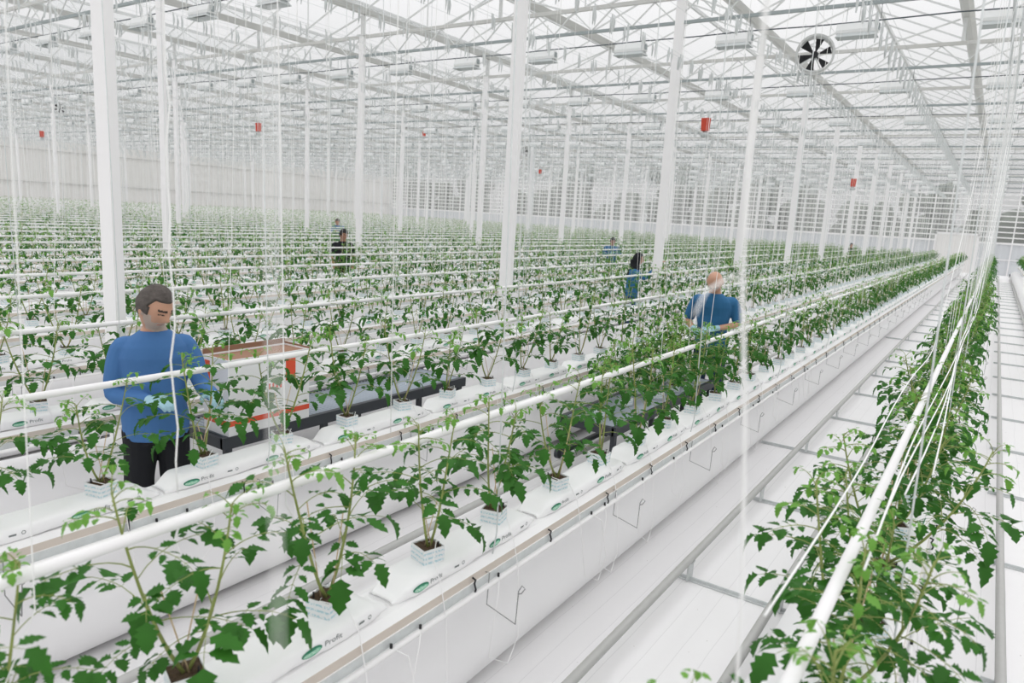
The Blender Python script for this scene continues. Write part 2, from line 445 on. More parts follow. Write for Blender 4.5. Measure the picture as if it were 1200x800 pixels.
# ------------------------------------------------------------------ tomato plants
HI = [(0, .03), (.08, .17), (.17, .38), (.26, .27), (.36, .50), (.47, .33), (.58, .42), (.68, .24), (.79, .26), (.90, .10), (1, 0)]
MID = [(0, .03), (.22, .44), (.40, .30), (.62, .36), (1, 0)]
LO = [(0, 0), (.4, .42), (1, 0)]
def leaflet(b, base, d, up, L, W, out, mi, droop=.25, r=None):
    d = d.normalized(); s = d.cross(up)
    if s.length < 1e-3: s = d.orthogonal()
    s.normalize(); n = s.cross(d).normalized()
    vs = []
    tw = r.uniform(.08, .45)
    for t, wd in out:
        c = base + d*(L*t) - n*(L*droop*t*t)
        jl = 1 + r.uniform(-.15, .15)
        vs.append(tuple(c))
        vs.append(tuple(c + s*(W*wd*jl) + n*(W*wd*tw)))
        vs.append(tuple(c - s*(W*wd*(2-jl)) + n*(W*wd*tw)))
    fs = []
    for i in range(len(out)-1):
        a = 3*i; e = a+3
        fs.append((a, a+1, e+1, e)); fs.append((a, e, e+2, a+2))
    b.add(vs, fs, mi)
def compound(b, p, az, el, L, lod, mi, r):
    out = (HI, MID, LO)[lod]
    hd = Vector((math.cos(az), math.sin(az), 0)); up = Vector((0, 0, 1))
    n = 7; pts = [p.copy()]; e = el
    for i in range(n):
        dd = hd*math.cos(e) + up*math.sin(e); pts.append(pts[-1] + dd*(L/n)); e -= r.uniform(.06, .24)
        az += r.uniform(-.06, .06); hd = Vector((math.cos(az), math.sin(az), 0))
    if lod < 2: b.tube(pts, [.0022 - .0015*i/n for i in range(n+1)], 3 if lod else 4, 2, False)
    else: b.tube([pts[0], pts[3], pts[-1]], [.0025, .002, .001], 3, 2, False)
    stations = ((3, .62), (4, .4), (5, .9), (6, .8)) if lod < 2 else ((4, .95), (6, .9))
    if L < .1: stations = ((4, .8), (6, .8))
    for idx, f in stations:
        c = pts[idx]; t = (pts[idx+1]-pts[idx]).normalized(); sd = t.cross(up).normalized()
        for sg in (-1, 1):
            if r.random() < .07: continue
            ll = L*.31*f*r.uniform(.75, 1.2)*(1.05 if lod == 2 else 1)
            dv = (sd*sg + t*r.uniform(.35, .8) - up*r.uniform(-.25, .4))
            c2 = c + dv.normalized()*(.012 if lod < 2 else 0)
            if lod == 0: b.tube([c, c2], .0009, 3, 2, False)
            leaflet(b, c2, dv, up + hd*r.uniform(-.4, .4) + sd*r.uniform(-.3, .3), ll, ll*.80, out, mi, r.uniform(.0, .4), r)
    t = (pts[-1]-pts[-2]); ll = L*.36*r.uniform(.85, 1.15)*(1.05 if lod == 2 else 1)
    leaflet(b, pts[-1], t - up*.02, up, ll, ll*.8, out, mi, r.uniform(.2, .45), r)
def plant_mb(seed, lod, H=.55, lush=1.0, lean=.36, ls=1.0):
    r = random.Random(seed); st = MB(); fo = MB()
    for s in (-1, 1):
        a = s*PI/2 + r.uniform(-.5, .5); ln = lean*r.uniform(.6, 1.25)
        n = 8; pts = []; h = H*r.uniform(.86, 1.1)
        px, py = s*.008, s*.004
        for i in range(n+1):
            t = i/n
            rad = ln*h*(t**.85)*(1-.25*t)
            pts.append(Vector((math.cos(a)*rad + .012*math.sin(3*t+seed), s*.006+math.sin(a)*rad, .062 + h*t)))
        st.tube(pts, [.0058 - .0032*i/n for i in range(n+1)], (7, 5, 3)[lod], 0)
        az = r.uniform(0, 6.28); t = .24
        step = (.098 if lod < 2 else .14)/lush
        while t < .93:
            i = min(n-1, int(t*n)); p = pts[i].lerp(pts[i+1], t*n-i)
            L = (.12 + .13*math.sin(PI*min(1, t*1.15)))*r.uniform(.8, 1.2)*(1 if lod < 2 else 1.1)*ls
            compound(fo, p, az, r.uniform(.25, .8), L, lod, 1 if (t > .8) else 0, r)
            az += 2.4 + r.uniform(-.5, .5); t += step*r.uniform(.8, 1.2)
        for q in range(5 if lod < 2 else 3):
            compound(fo, pts[-1]-Vector((0, 0, .012*q)), r.uniform(0, 6.28), r.uniform(.6, 1.25), r.uniform(.055, .10), lod if lod else 1, 1, r)
    if lod < 2:
        sk = MB(); a = r.uniform(-.35, .35)
        sk.tube([(.012, .01, .05), (.02+a*.05, .01+a*.35, r.uniform(.32, .42))], .0022, 5)
        sk.tube([(-.012, -.01, .05), (-.02, -.01-a*.3, r.uniform(.22, .36))], .0022, 5)
    else: sk = None
    return st, fo, sk
def cube_mb():
    c = MB(); h = .068; w = .05; t = .0025
    o_ = [(-w, -w), (w, -w), (w, w), (-w, w)]; i_ = [(-w+t, -w+t), (w-t, -w+t), (w-t, w-t), (-w+t, w-t)]
    vs = [(x*.97, y*.97, 0) for x, y in o_] + [(x, y, h) for x, y in o_] + [(x, y, h) for x, y in i_] + [(x, y, h-.012) for x, y in i_]
    fs = [(3, 2, 1, 0)]
    for j in range(4):
        q = (j+1) % 4
        fs += [(j, q, 4+q, 4+j), (4+j, 4+q, 8+q, 8+j), (8+j, 8+q, 12+q, 12+j)]
    fs.append((12, 13, 14, 15))
    return c.add(vs, fs, 0)
def soil_mb():
    s = MB(); n = 8; w = .0465
    vs = [(-w+2*w*i/n, -w+2*w*j/n, .058 + .006*noise.noise(Vector((i*.9, j*.9, 1))) + .004) for j in range(n+1) for i in range(n+1)]
    fs = [(j*(n+1)+i, j*(n+1)+i+1, (j+1)*(n+1)+i+1, (j+1)*(n+1)+i) for j in range(n) for i in range(n)]
    s.add(vs, fs, 0)
    return s
cube_me = cube_mb().mesh('cube', M['cube']); soil_me = soil_mb().mesh('substrate', M['soil'])
emit_me = MB().tube([(.03, .03, .052), (.032, .03, .085)], .0035, 5).mesh('drip_peg', M['black'])
LM = [M['leaf'], M['young'], M['stem']]
def variant(seed, lod, H, lush, lean=.36, ls=1.0):
    ls = ls*.86; lush = lush*1.25
    st, fo, sk = plant_mb(seed, lod, H, lush, lean, ls)
    return (st.mesh('stem', M['stem'], True), fo.mesh('foliage', LM, True), sk.mesh('support_stick', M['stick'], True) if sk else None)
VH = [variant(s, 0, .52, 1.0, .36, 1.14) for s in range(11, 17)]
VL = [variant(s, 0, .53, 1.45) for s in range(31, 35)]
V0 = [variant(s, 0, .48, 1.8, .62, .95) for s in range(41, 45)]
V0M = [variant(s, 1, .48, 1.7, .55, .98) for s in range(81, 84)]
VM = [variant(s, 1, .52, 1.0) for s in range(51, 56)]
VML = [variant(s, 1, .52, 1.4) for s in range(61, 64)]
def lo_mb(seed):
    st, fo, _ = plant_mb(seed, 2, .53, 1.25, .36, .88)
    b = MB(); b.merge(st, mmap=[2]); b.merge(fo)
    c = MB().box(-.05, .05, -.05, .05, 0, .068); b.merge(c, mmap=[3])
    return b
VLO = [lo_mb(s) for s in range(71, 76)]
def place_plant(x, y, z, var, rz, sc, label, group):
    t = thing('tomato_plant', label, 'plant', (x, y, z), rz, group); t.scale = (1, 1, 1)
    cb = link('cube', cube_me, t); link('substrate', soil_me, cb); link('drip_peg', emit_me, cb)
    for nm, me in zip(('stem', 'foliage', 'support_stick'), var):
        if me:
            o = link(nm, me, t); o.scale = (sc, sc, sc)
            if sc != 1: o.location.z = .062*(1-sc)
    return t
plants = []
for k in ROWS:
    x = rx(k)
    for y in pot_ys(k):
        if any(inframe((x, y, z), 90) for z in (.9, 1.4)):
            q = proj((x, y, 1.1)); plants.append((q[2] if q else 0, k, x, y))
plants.sort()
NP = 290
cnt = {}; rz_r = random.Random(3)
ind = sorted([(k, y, x, d) for d, k, x, y in plants[:NP]])
ZP = .867
for k, y, x, d in ind:
    cnt[k] = cnt.get(k, 0)+1; i = cnt[k]
    lush = k == 0 or (k == 1 and 4.4 < y < 7.6)
    vs = (VL if lush else VH) if d < 7 else (VML if lush else VM)
    if k == 0: vs = V0 if d < 7 else V0M
    v = vs[rz_r.randrange(len(vs))]
    sc = rz_r.uniform(.9, 1.1)*(1.06 if k == 0 else 1)
    rz = rz_r.choice((0, PI)) + rz_r.uniform(-.35, .35)*(3 if k == 0 else 1)
    if d < 14: lab = f'tomato plant, {ordn(i)} white cube from the near end, {rowp(k)}'; gr = f'tomato plants, {rowp(k)}'
    else: lab = f'distant tomato plant far along the {rowp(k)}'; gr = f'distant tomato plants, {rowp(k)}'
    place_plant(x + rz_r.uniform(-.012, .012), y + rz_r.uniform(-.02, .02), ZP, v, rz, sc, lab, gr)
far = MB(); fr_ = random.Random(5)
V_ = []; F_ = []; MI_ = []; off = 0
arrs = []
for vb in VLO:
    arrs.append((np.array(vb.v, dtype=np.float32), vb.f, np.array(vb.m, dtype=np.int32)))
for d, k, x, y in plants[NP:]:
    A, f, m = arrs[fr_.randrange(5)]
    rz = fr_.choice((0, PI))+fr_.uniform(-.4, .4); sc = fr_.uniform(.92, 1.12)
    c, s_ = math.cos(rz), math.sin(rz); P = A.copy()
    P[:, 0] = x + (A[:, 0]*c - A[:, 1]*s_)*sc; P[:, 1] = y + (A[:, 0]*s_ + A[:, 1]*c)*sc; P[:, 2] = ZP + A[:, 2]*sc
    far.v.extend(map(tuple, P.tolist())); o = far.n; far.n += len(P)
    far.f.extend([[i+o for i in q] for q in f]); far.m.extend(m.tolist())
tag(far.build('distant_tomato_plants', LM + [M['cube']]), 'sea of small tomato plants in the most distant rows', 'plants', None, 'stuff')

# ------------------------------------------------------------------ twines
tw = []
for d, k, x, y in plants:
    r = random.Random(int(y*777)+k*31)
    if k == -1: continue
    for s in (-1, 1):
        if r.random() < {0: (1.0 if y < 3.2 else .9 if y < 7 else .6), 1: .72 if y < 7 else .4, 2: .72}.get(k, .48): continue
        tw.append((d, k, x, y, s, r.random(), r.random()))
tw.sort()
far = MB(); cnt = {}; NT = 220
def bobbin(b, x, y, z1=5.12):
    b.tube([(x, y, z1+.01), (x, y+.016, z1-.09), (x, y+.004, z1-.21)], [.008, .019, .007], 4, 1)
def twine_mb(b, x, y, s, a, c, rad, n, z1=5.12, wav=0):
    dx = s*.05; yt = y + s*(.18 + .1*a)
    pts = [(x + s*.012, y+s*.02, 1.05), (x+s*.03, y+s*(.10+.05*c), 1.32), (x+dx*.8, (y+yt)/2+s*.05, 2.4), (x+dx, yt, z1)]
    if wav:
        pts = [(p[0]+wav*math.sin(i*2+a*9), p[1]+wav*math.cos(i*3+c*9), p[2]) for i, p in enumerate(pts)]
    b.tube(pts, rad, n, 0, False)
    bobbin(b, x+dx, yt, z1)
for i, (d, k, x, y, s, a, c) in enumerate(tw):
    if i < NT:
        cnt[(k,)] = cnt.get((k,), 0)+1
        b = MB(); twine_mb(b, x, y, s, a, c, .0018 if d < 6 else .0022, 5)
        o = b.build('twine', [M['twine'], M['galv']], None, True)
        tag(o, f'thin white twine hanging from the high wires onto the {rowp(k)}', 'twine', f'hanging twines, {rowp(k)}')
    else: twine_mb(far, x, y, s, a, c, .0026, 3)
for d, k, x, y in plants:
    for s in (-1, 1): bobbin(far, x+s*.05, y+s*.16)
tag(far.build('distant_twines', [M['twine'], M['galv']]), 'countless thin white twines hanging over the distant rows', 'twines', None, 'stuff')
# a few twines hanging close to the camera from the wires right of the aisle and beside the path
TWN = [
    ([(-.20, .66, 5.1), (-.195, .665, 3.4), (-.2, .67, 2.37), (-.203, .705, 2.25), (-.198, .76, 2.09), (-.2, .85, 1.85), (-.19, .9, 1.45)], .0023, 'blurred thick white twine hanging close by, right of the short-sleeved person'),
    ([(-.2, .705, 2.245), (-.203, .67, 2.254), (-.2, .64, 2.252), (-.203, .60, 2.243), (-.2, .57, 2.226)], .0012, 'loose blurred twine end curving across the head of the short-sleeved person'),
    ([(-.2, .15, 5.1), (-.2, .15, 2.4), (-.201, .153, 2.2), (-.2, .16, 1.9)], .0006, 'ghostly out-of-focus twine hanging very close by, left of centre'),
    ([(-1.7, .97, 5.1)] + [(-1.7+.006*math.sin(i*1.3), .985+.006*math.sin(i*2.1), 2.6-i*.09) for i in range(13)], .0023, 'wavy white twine hanging in front of the person in long-sleeved blue jersey'),
    ([(-1.7, 1.77, 5.1), (-1.7, 1.77, 2.74), (-1.7, 1.79, 1.5)], .0018, 'thin white twine hanging between the two nearest tall columns')]
for pts, rad, lab in TWN:
    b = MB(); b.tube(pts, rad, 8, 0, True)
    tag(b.build('twine', [M['twine']], None, True), lab, 'twine')
# loose slack bundle draped over the pipe of the row right of the aisle
bb = random.Random(9)
SX = [-.10, .03, .055, .075, .11]
for i in range(5):
    b = MB(); pts = []; ys = 1.5 + .35*i
    n = 26; x0 = -.2 + SX[i]
    for j in range(n+1):
        t = j/n; y = ys + t*(9+2.2*i)
        z = 1.47 + .02*math.sin(t*21+i) + (max(0, t-.55)/.45)**1.7*3.6
        pts.append((x0 + .018*math.sin(t*17+i*2)*(1-t) + .10*t*math.sin(i), y, z))
    b.tube(pts, .0032, 5, 0)
    tag(b.build('slack_twine', M['twine'], None, True), 'slack white twine lying lengthwise over the foliage right of the aisle', 'twine', 'slack twines right of the aisle')

# ------------------------------------------------------------------ floor rails
def sup_mb(long_):
    b = MB(); x0 = -.75 if long_ else -.36
    b.box(x0, .36, -.02, .02, .002, .010); b.box(x0, .36, -.005, .005, .01, .028)
    for s in (-1, 1):
        b.box(s*.29-.006, s*.29+.006, -.045, .045, .010, .137); b.box(s*.29-.02, s*.29+.02, -.028, .028, .128, .137)
    return b
sup_me = [sup_mb(False).mesh('cross_support', M['galv']), sup_mb(True).mesh('cross_support', M['galv'])]
for ln in list(range(-1, 7)):
    xc = (rx(ln)+rx(ln+1))/2 - .06 if ln >= 0 else .62
    if ln == 0: xc = -1.06
    nm = {-1: 'right edge path', 0: 'wide front aisle'}.get(ln, f'{ordn(ln+1)} path leftwards')
    t = thing('pipe_rail_track', f'pair of grey steel pipe rails on floor supports in the {nm}', 'rail track', (xc, 0, 0), 0, 'floor rail tracks')
    for s in (-1, 1):
        r = MB(); r.tube([(s*.29, -1, .16), (s*.29, YE-1, .16)], .0255, 12); r.build('rail', M['rail'], t, True)
    y = 4.27-1.72*3; n = 0
    while y < 50 and n < 45:
        if inframe((xc, y, .1), 100): link('cross_support', sup_me[1 if ln == 0 and round((y-7.71)/1.72) % 6 == 0 else 0], t, (0, y, 0)); n += 1
        y += 1.72

# ------------------------------------------------------------------ columns, trusses, roof
def col_part(t, h=6.26):
    b = MB(); b.box(-.085, .085, -.035, .035, 0, h); b.build('post', M['white_paint'], t)
    c = MB(); c.box(-.14, .14, -.06, .06, h, h+.03); c.box(-.03, .03, -.03, .03, h+.03, 6.72); c.build('top_bracket', M['beam_white'], t)
    f = MB(); f.box(-.13, .13, -.10, .10, 0, .012); f.build('base_plate', M['galv'], t)
first = None
names = {(-5.24, 2.6): 'nearest, widest looking white steel column, behind the person by the roller trolley', (-5.24, 7.6): 'second nearest tall white steel column, at the middle of the picture',
         (-5.24, 12.6): 'tall white steel column touching the person in black headscarf', (-5.24, 17.6): 'white steel column rising just right of the bending short-sleeved person',
         (-13.24, 7.6): 'slim white column right above the head of person in long-sleeved jersey', (-13.24, 12.6): 'white column just right of the person in black shirt'}
for xi, X in enumerate(COLX):
    for Y in TY:
        if not any(inframe((X, Y, z), 60) for z in (1.2, 3, 4.5, 6)): continue
        lab = names.get((X, round(Y, 1))); g = None
        if not lab:
            lab = f'far white steel column in the {ordn(xi)} line of columns left of aisle' if xi else 'far white steel column right of the aisle'
        g = f'white columns, line {ordn(xi)}' if xi else 'white columns right of the aisle'
        if first is None: first = thing('steel_column', lab, 'column', (X, Y, 0), 0, g); col_part(first); c = first
        else: c = copy_tree(first); c.location = (X, Y, 0); tag(c, lab, 'column', g)
X0, X1 = XL, XRT
tr0 = thing('lattice_truss', '', 'truss', (0, 0, 0), 0, 'roof trusses')
b = MB(); b.box(X0, X1, -.03, .03, 6.20, 6.27); b.build('top_chord', M['beam'], tr0)
b = MB(); b.box(X0, X1, -.03, .03, 5.78, 5.83); b.build('bottom_chord', M['chord'], tr0)
b = MB(); x = X1; i = 0
while x > X0+.45:
    z0, z1 = (6.20, 5.83) if i % 2 == 0 else (5.83, 6.20)
    b.bar((x, 0, z0), (x-.42, 0, z1), .022, .022); x -= .42; i += 1
b.build('lattice', M['beam_white'], tr0)
b = MB()
x = -1.2
while x > X0:
    b.box(x-.03, x+.03, -.025, .025, 6.27, 6.72); b.bar((x+1.6, 0, 6.24), (x+.1, 0, 6.7), .03, .03); b.bar((x-1.6, 0, 6.24), (x-.1, 0, 6.7), .03, .03)
    b.bar((x-2, 0, 6.25), (x-2, 0, 7.5), .02, .02)
    x -= 4
b.build('gutter_props', M['beam_white'], tr0)
for i, Y in enumerate(TY):
    c = tr0 if i == 0 else copy_tree(tr0)
    c.location = (0, Y, 0); c['label'] = f'white lattice roof truss, {ordn(i+1)} from the near end of the greenhouse'
    cb = MB(); pts = []; x = X1
    r = random.Random(i)
    while x > X0: pts.append((x, Y+.05, 5.56 + r.uniform(-.012, .012))); x -= 1
    cb.tube(pts, .011, 5)
    for q in pts[::2]: cb.tube([(q[0], Y+.05, q[2]), (q[0], Y+.03, 5.79)], .004, 4)
    tag(cb.build('power_cable', M['darkwire'], None, True), f'dark cable line carrying lamps below the {ordn(i+1)} roof truss', 'cable', 'lamp cables')
xg = 2.8; gi = 0
gutter_xs = []
while xg > X0:
    gutter_xs.append(xg); xg -= 4
for gi, xg in enumerate(gutter_xs):
    b = MB(); b.prism_y([(-.12, 6.86), (-.06, 6.74), (.06, 6.74), (.12, 6.86), (.105, 6.86), (.05, 6.755), (-.05, 6.755), (-.105, 6.86)], -3, YW, 0)
    tag(b.build('roof_gutter', M['beam'], None, False, (xg, 0, 0)), f'long grey roof gutter between glass spans, {ordn(gi+1)} from the right', 'roof gutter', 'roof gutters')
    # glass span to the left of the gutter
    for s, xr in ((-1, xg-2),):
        br = MB(); br.prism_y([(xr-.03, 7.62), (xr+.03, 7.62), (xr+.03, 7.70), (xr-.03, 7.70)], -3, YW)
        y = -2.4
        while y < YW:
            br.bar((xg-.1, y, 6.86), (xr, y, 7.66), .022, .035); br.bar((xr, y, 7.66), (xg-3.9, y, 6.86), .022, .035); y += 1.25
        struct(br.build(f'trim_{gi+1}', M['beam_white']))
        gl = MB(); gl.add([(xg-.1, -3, 6.87), (xg-.1, YW, 6.87), (xr, YW, 7.69), (xr, -3, 7.69), (xg-3.9, YW, 6.87), (xg-3.9, -3, 6.87)], [(0, 1, 2, 3), (3, 2, 4, 5)])
        struct(gl.build('ceiling' if gi == 0 else f'ceiling_{gi+1}', M['glass']))

# energy-screen wires under the bottom chords (run along the rows)
scw = MB(); x = 2.0; n = 0
while x > X0: scw.tube([(x, -2, 5.86), (x, YW, 5.86)], .004, 3); x -= 1.0
tag(scw.build('screen_wires', M['galv']), 'many fine parallel screen wires stretched lengthwise under the roof', 'wires', None, 'stuff')

# ------------------------------------------------------------------ lamps
lamp0 = thing('grow_lamp', '', 'lamp', (0, 0, 0), 0, 'grow lamps')
b = MB(); prof = [(-.08, 0), (.08, 0), (.085, .05), (.05, .15), (-.05, .15), (-.085, .05)]
vs = [(-.30, y, z) for y, z in prof] + [(.30, y, z) for y, z in prof]; n = len(prof)
b.add(vs, [((j+1) % n, j, n+j, n+(j+1) % n) for j in range(n)] + [tuple(range(n)), tuple(range(2*n-1, n-1, -1))]); b.build('housing', M['lampwhite'], lamp0)
b = MB(); b.add([(-.30, -.13, -.06), (.30, -.13, -.06), (.30, .13, -.06), (-.30, .13, -.06), (-.27, -.075, .0), (.27, -.075, .0), (.27, .075, .0), (-.27, .075, .0)],
                [(0, 1, 5, 4), (1, 2, 6, 5), (2, 3, 7, 6), (3, 0, 4, 7), (4, 5, 6, 7)]); b.build('reflector', M['lampgrey'], lamp0)
b = MB(); b.box(.30, .315, -.04, .04, .03, .12); b.build('end_cap', M['chord'], lamp0)
b = MB(); b.tube([(-.18, 0, .14), (-.18, 0, .40)], .006, 5); b.tube([(.18, 0, .14), (.18, 0, .40)], .006, 5); b.build('bracket', M['galv'], lamp0)
first = True; pos = []
for i, Y in enumerate(TY):
    x = -.37
    while x > X0+1:
        if inframe((x, Y, 5.4), 40): pos.append((proj((x, Y, 5.4))[2], i, x, Y))
        x -= 1.94
pos.sort(); cn = {}
for d, i, x, Y in pos[:280]:
    c = lamp0 if first else copy_tree(lamp0); first = False
    c.location = (x, Y+.05, 5.385); cn[i] = cn.get(i, 0)+1
    if d < 17: lab = f'long white grow lamp under the {ordn(i+1)} roof truss, {ordn(int(round((-.37-x)/1.94))+1)} from the right'
    else: lab = f'small distant grow lamp hanging under the {ordn(i+1)} roof truss'
    tag(c, lab, 'lamp', f'grow lamps, truss {ordn(i+1)}')

# ------------------------------------------------------------------ fans
def fan(x, y, z, rz, R, label, tilt=0):
    t = thing('circulation_fan', label, 'fan', (x, y, z), rz, 'circulation fans'); t.rotation_euler = (tilt, 0, rz)
    b = MB(); n = 36
    rings = [(R, -.13), (R+.025, -.15), (R+.03, .0), (R+.02, .15), (R-.005, .15), (R-.012, 0), (R-.005, -.13)]
    vs = [(rr*math.cos(2*PI*j/n), yy, rr*math.sin(2*PI*j/n)) for rr, yy in rings for j in range(n)]; k = len(rings)
    b.add(vs, [(i*n+j, i*n+(j+1) % n, ((i+1) % k)*n+(j+1) % n, ((i+1) % k)*n+j) for i in range(k) for j in range(n)]); b.build('ring_housing', M['beam_white'], t, True)
    b = MB()
    b.tube([(0, -.03, 0), (0, .03, 0)], .055, 16); b.build('hub', M['black'], t)
    for q in range(6):
        a = 2*PI*q/6+.3; v = []
        for rr, wd in ((.05, .22), (R*.6, .30), (R-.02, .30)):
            for e, yy in ((-1, -.03), (1, .03)):
                aa = a + e*wd*(1 if rr < .1 else .85); v.append((rr*math.cos(aa), yy, rr*math.sin(aa)))
        v2 = [(p[0], p[1]+.006, p[2]) for p in v]
        m = MB(); m.add(v+v2, [(0, 1, 3, 2), (2, 3, 5, 4), (6, 8, 9, 7), (8, 10, 11, 9), (0, 2, 8, 6), (2, 4, 10, 8), (1, 7, 9, 3), (3, 9, 11, 5), (4, 5, 11, 10), (0, 6, 7, 1)])
        m.build('blade', M['black'], t)
    b = MB()
    for a in (.5, .5+PI/2): b.bar((-R*math.cos(a), .10, -R*math.sin(a)), (R*math.cos(a), .10, R*math.sin(a)), .02, .012)
    b.ell((0, .1, 0), (.07, .09, .07), 12, 8); b.build('motor_mount', M['galv'], t)
    b = MB(); 
    for s in (-1, 1): b.tube([(s*R*.7, 0, R*.72), (s*R*.7, 0, R+.22)], .005, 5)
    b.build('hanger', M['galv'], t)
    return t
fan(-3.21, 14.0, 5.41, math.radians(14), .30, 'round fan with black blades hanging under the roof, right of centre')
for (px, py, Y) in ((70, 127, 30), (613, 177, 33)):
    pass
def unproj(px, py, Y):
    d = CR*((px-600)/FPX) - CU*((py-400)/FPX) + CF; t = Y/d.y
    return Vector((d.x*t, Y, CAMZ + d.z*t))
p = unproj(614, 178, 32); fan(p.x, p.y, p.z, math.radians(75), .30, 'small dark fan seen side-on, right of the central tall column')
p = unproj(70, 127, 17); fan(p.x, p.y, p.z, math.radians(75), .26, 'small fan seen side-on at upper left under the roof')

# ------------------------------------------------------------------ red vaporisers
for px, py, Y, lab in ((827, 146, 15, 'largest bright red box device, high above the bending short-sleeved person'), (303, 149, 15, 'red box device high up at upper left centre'),
                       (49, 157, 15, 'small red box device near the left edge'), (1000, 214, 27, 'small red box device among the right columns'),
                       (497, 157, 26, 'tiny orange-red box device high left of the central column'), (633, 201, 32, 'tiny red box device right of the central column')):
    p = unproj(px, py, Y); t = thing('red_vaporiser', lab, 'device', p, 0, 'red box devices'); 
    s = 1.0 if px not in (497, 633) else .8
    b = MB(); b.prism_y([(-.07, -.13), (.07, -.13), (.085, .13), (-.085, .13)], -.06, .06)
    b.build('housing', M['red'], t).scale = (s, s, s)
    b = MB(); b.tube([(0, 0, -.13), (0, 0, -.17), (0, 0, -.19), (0, 0, -.26)], [.03, .06, .10, .07], 14); b.build('bowl', M['lampgrey'], t, True).scale = (s, s, s)
    b = MB(); b.tube([(0, 0, .12), (0, 0, 5.8-p.z)], .004, 4); b.build('cord', M['twine'], t)

# ------------------------------------------------------------------ walls
b = MB(); y = -4.0; prof = []
n = int((YW+4)/.25); vs = []; 
for i in range(n+1):
    yy = -4+i*.25; xx = XL - (.05 if i % 2 else 0)
    vs += [(xx, yy, 0), (xx, yy, 5.6)]
b.add(vs, [(2*i, 2*i+1, 2*i+3, 2*i+2) for i in range(n)])
for z in (1.2, 2.55, 4.85): b.box(XL+.0, XL+.06, -4, YW, z, z+.05, 1)
struct(b.build('wall_left', [M['wallpanel'], M['beam']]))
b = MB(); b.add([(XL-.02, -4, 5.6), (XL-.02, YW, 5.6), (XL-.02, YW, 6.9), (XL-.02, -4, 6.9)], [(0, 1, 2, 3)]); struct(b.build('window_1', M['wallglass']))
b = MB(); b.add([(XL, YW, 2.2), (XRT, YW, 2.2), (XRT, YW, 7.7), (XL, YW, 7.7)], [(0, 1, 2, 3)]); struct(b.build('window_2', M['wallglass']))
b = MB(); x = XL; vs = []; i = 0
while x <= XRT:
    vs += [(x, YW - (.03 if i % 2 else 0), 0), (x, YW - (.03 if i % 2 else 0), 2.2)]; x += .15; i += 1
b.add(vs, [(2*j, 2*j+2, 2*j+3, 2*j+1) for j in range(i-1)]); struct(b.build('wall_back', M['gate']))
b = MB(); z = 2.2
while z < 5.5: b.box(XL, XRT, YW-.06, YW-.01, z, z+.085); z += .37
z = 1.0
b.box(XL, XRT, YW-.08, YW-.03, 1.05, 1.12); b.box(XL, XRT, YW-.1, YW, 2.15, 2.28); b.box(XL, XRT, YW-.1, YW, 5.5, 5.62)
struct(b.build('trim_40', M['white_paint']))
b = MB(); x = XL
while x <= XRT: b.box(x-.04, x+.04, YW-.09, YW-.01, 0, 7.6); x += 1.0
struct(b.build('trim_41', M['white_paint']))
dp = unproj(1120, 283, YW-.15)
b = MB(); b.box(dp.x-1.35, dp.x-1.25, YW-.2, YW-.05, 0, 2.75); b.box(dp.x+1.25, dp.x+1.35, YW-.2, YW-.05, 0, 2.75); b.box(dp.x-1.35, dp.x+1.35, YW-.2, YW-.05, 2.65, 2.8); b.box(dp.x-1.25, dp.x+1.25, YW-.14, YW-.1, 0, 2.65, 1)
struct(b.build('door_1', [M['white_paint'], M['wallpanel']]))
b = MB(); b.box(dp.x-.35, dp.x+.35, YW-.28, YW-.12, 2.95, 3.15); b.box(dp.x-.12, dp.x+.12, YW-.26, YW-.14, 2.8, 2.95)
tag(b.build('door_heater', M['galv']), 'small grey unit mounted above the far end door', 'heater')
# machines near the far end of the aisle
for px, py, lab in ((1118, 318, 'white cart parked at the far end of the aisle'), (1186, 318, 'white cart parked at the far end of the right path')):
    d = CR*((px-600)/FPX) - CU*((py-400)/FPX) + CF; tt = (0-CAMZ)/d.z*.97; P = Vector((d.x*tt, d.y*tt, 0))
    t = thing('parked_cart', lab, 'cart', (P.x, min(P.y, 57.8), 0)); b = MB(); b.box(-.35, .35, -.3, .3, .25, .95); b.box(-.38, .38, -.33, .33, .95, 1.0); b.build('body', M['gate'], t)
    for sx in (-1, 1):
        for sy in (-1, 1):
            q = MB(); q.tube([(sx*.28-.03, sy*.22, .12), (sx*.28+.03, sy*.22, .12)], .12, 14); q.build('wheel', M['black'], t)

# ------------------------------------------------------------------ trees outside
rt = random.Random(4)
for i in range(17):
    x = 8 - i*4.6 + rt.uniform(-1, 1); y = 68 + rt.uniform(-2, 5); h = rt.uniform(5, 8)
    if 10 < i < 13: h *= .7
    t = thing('outdoor_tree', f'blurred grey-green tree seen through the far gable glass, {ordn(i+1)} from the right', 'tree', (x, y, -.12), 0, 'trees outside the far wall')
    b = MB(); b.tube([(0, 0, 0), (0, 0, h*.5)], [.2, .12], 8); b.build('trunk', M['bark'], t)
    b = MB()
    for q in range(9):
        c = (rt.uniform(-1.7, 1.7), rt.uniform(-1.2, 1.2), h*rt.uniform(.3, .95)); r_ = rt.uniform(.8, 1.5)
        e = MB(); e.ell((0, 0, 0), (1, 1, 1), 14, 9)
        e.v = [tuple(Vector(c) + Vector(v)*r_*(1+.35*noise.noise(Vector(v)*2+Vector((q*3, i, 0))))) for v in e.v]
        b.add(e.v, e.f)
    b.build('crown', M['tree'], t)

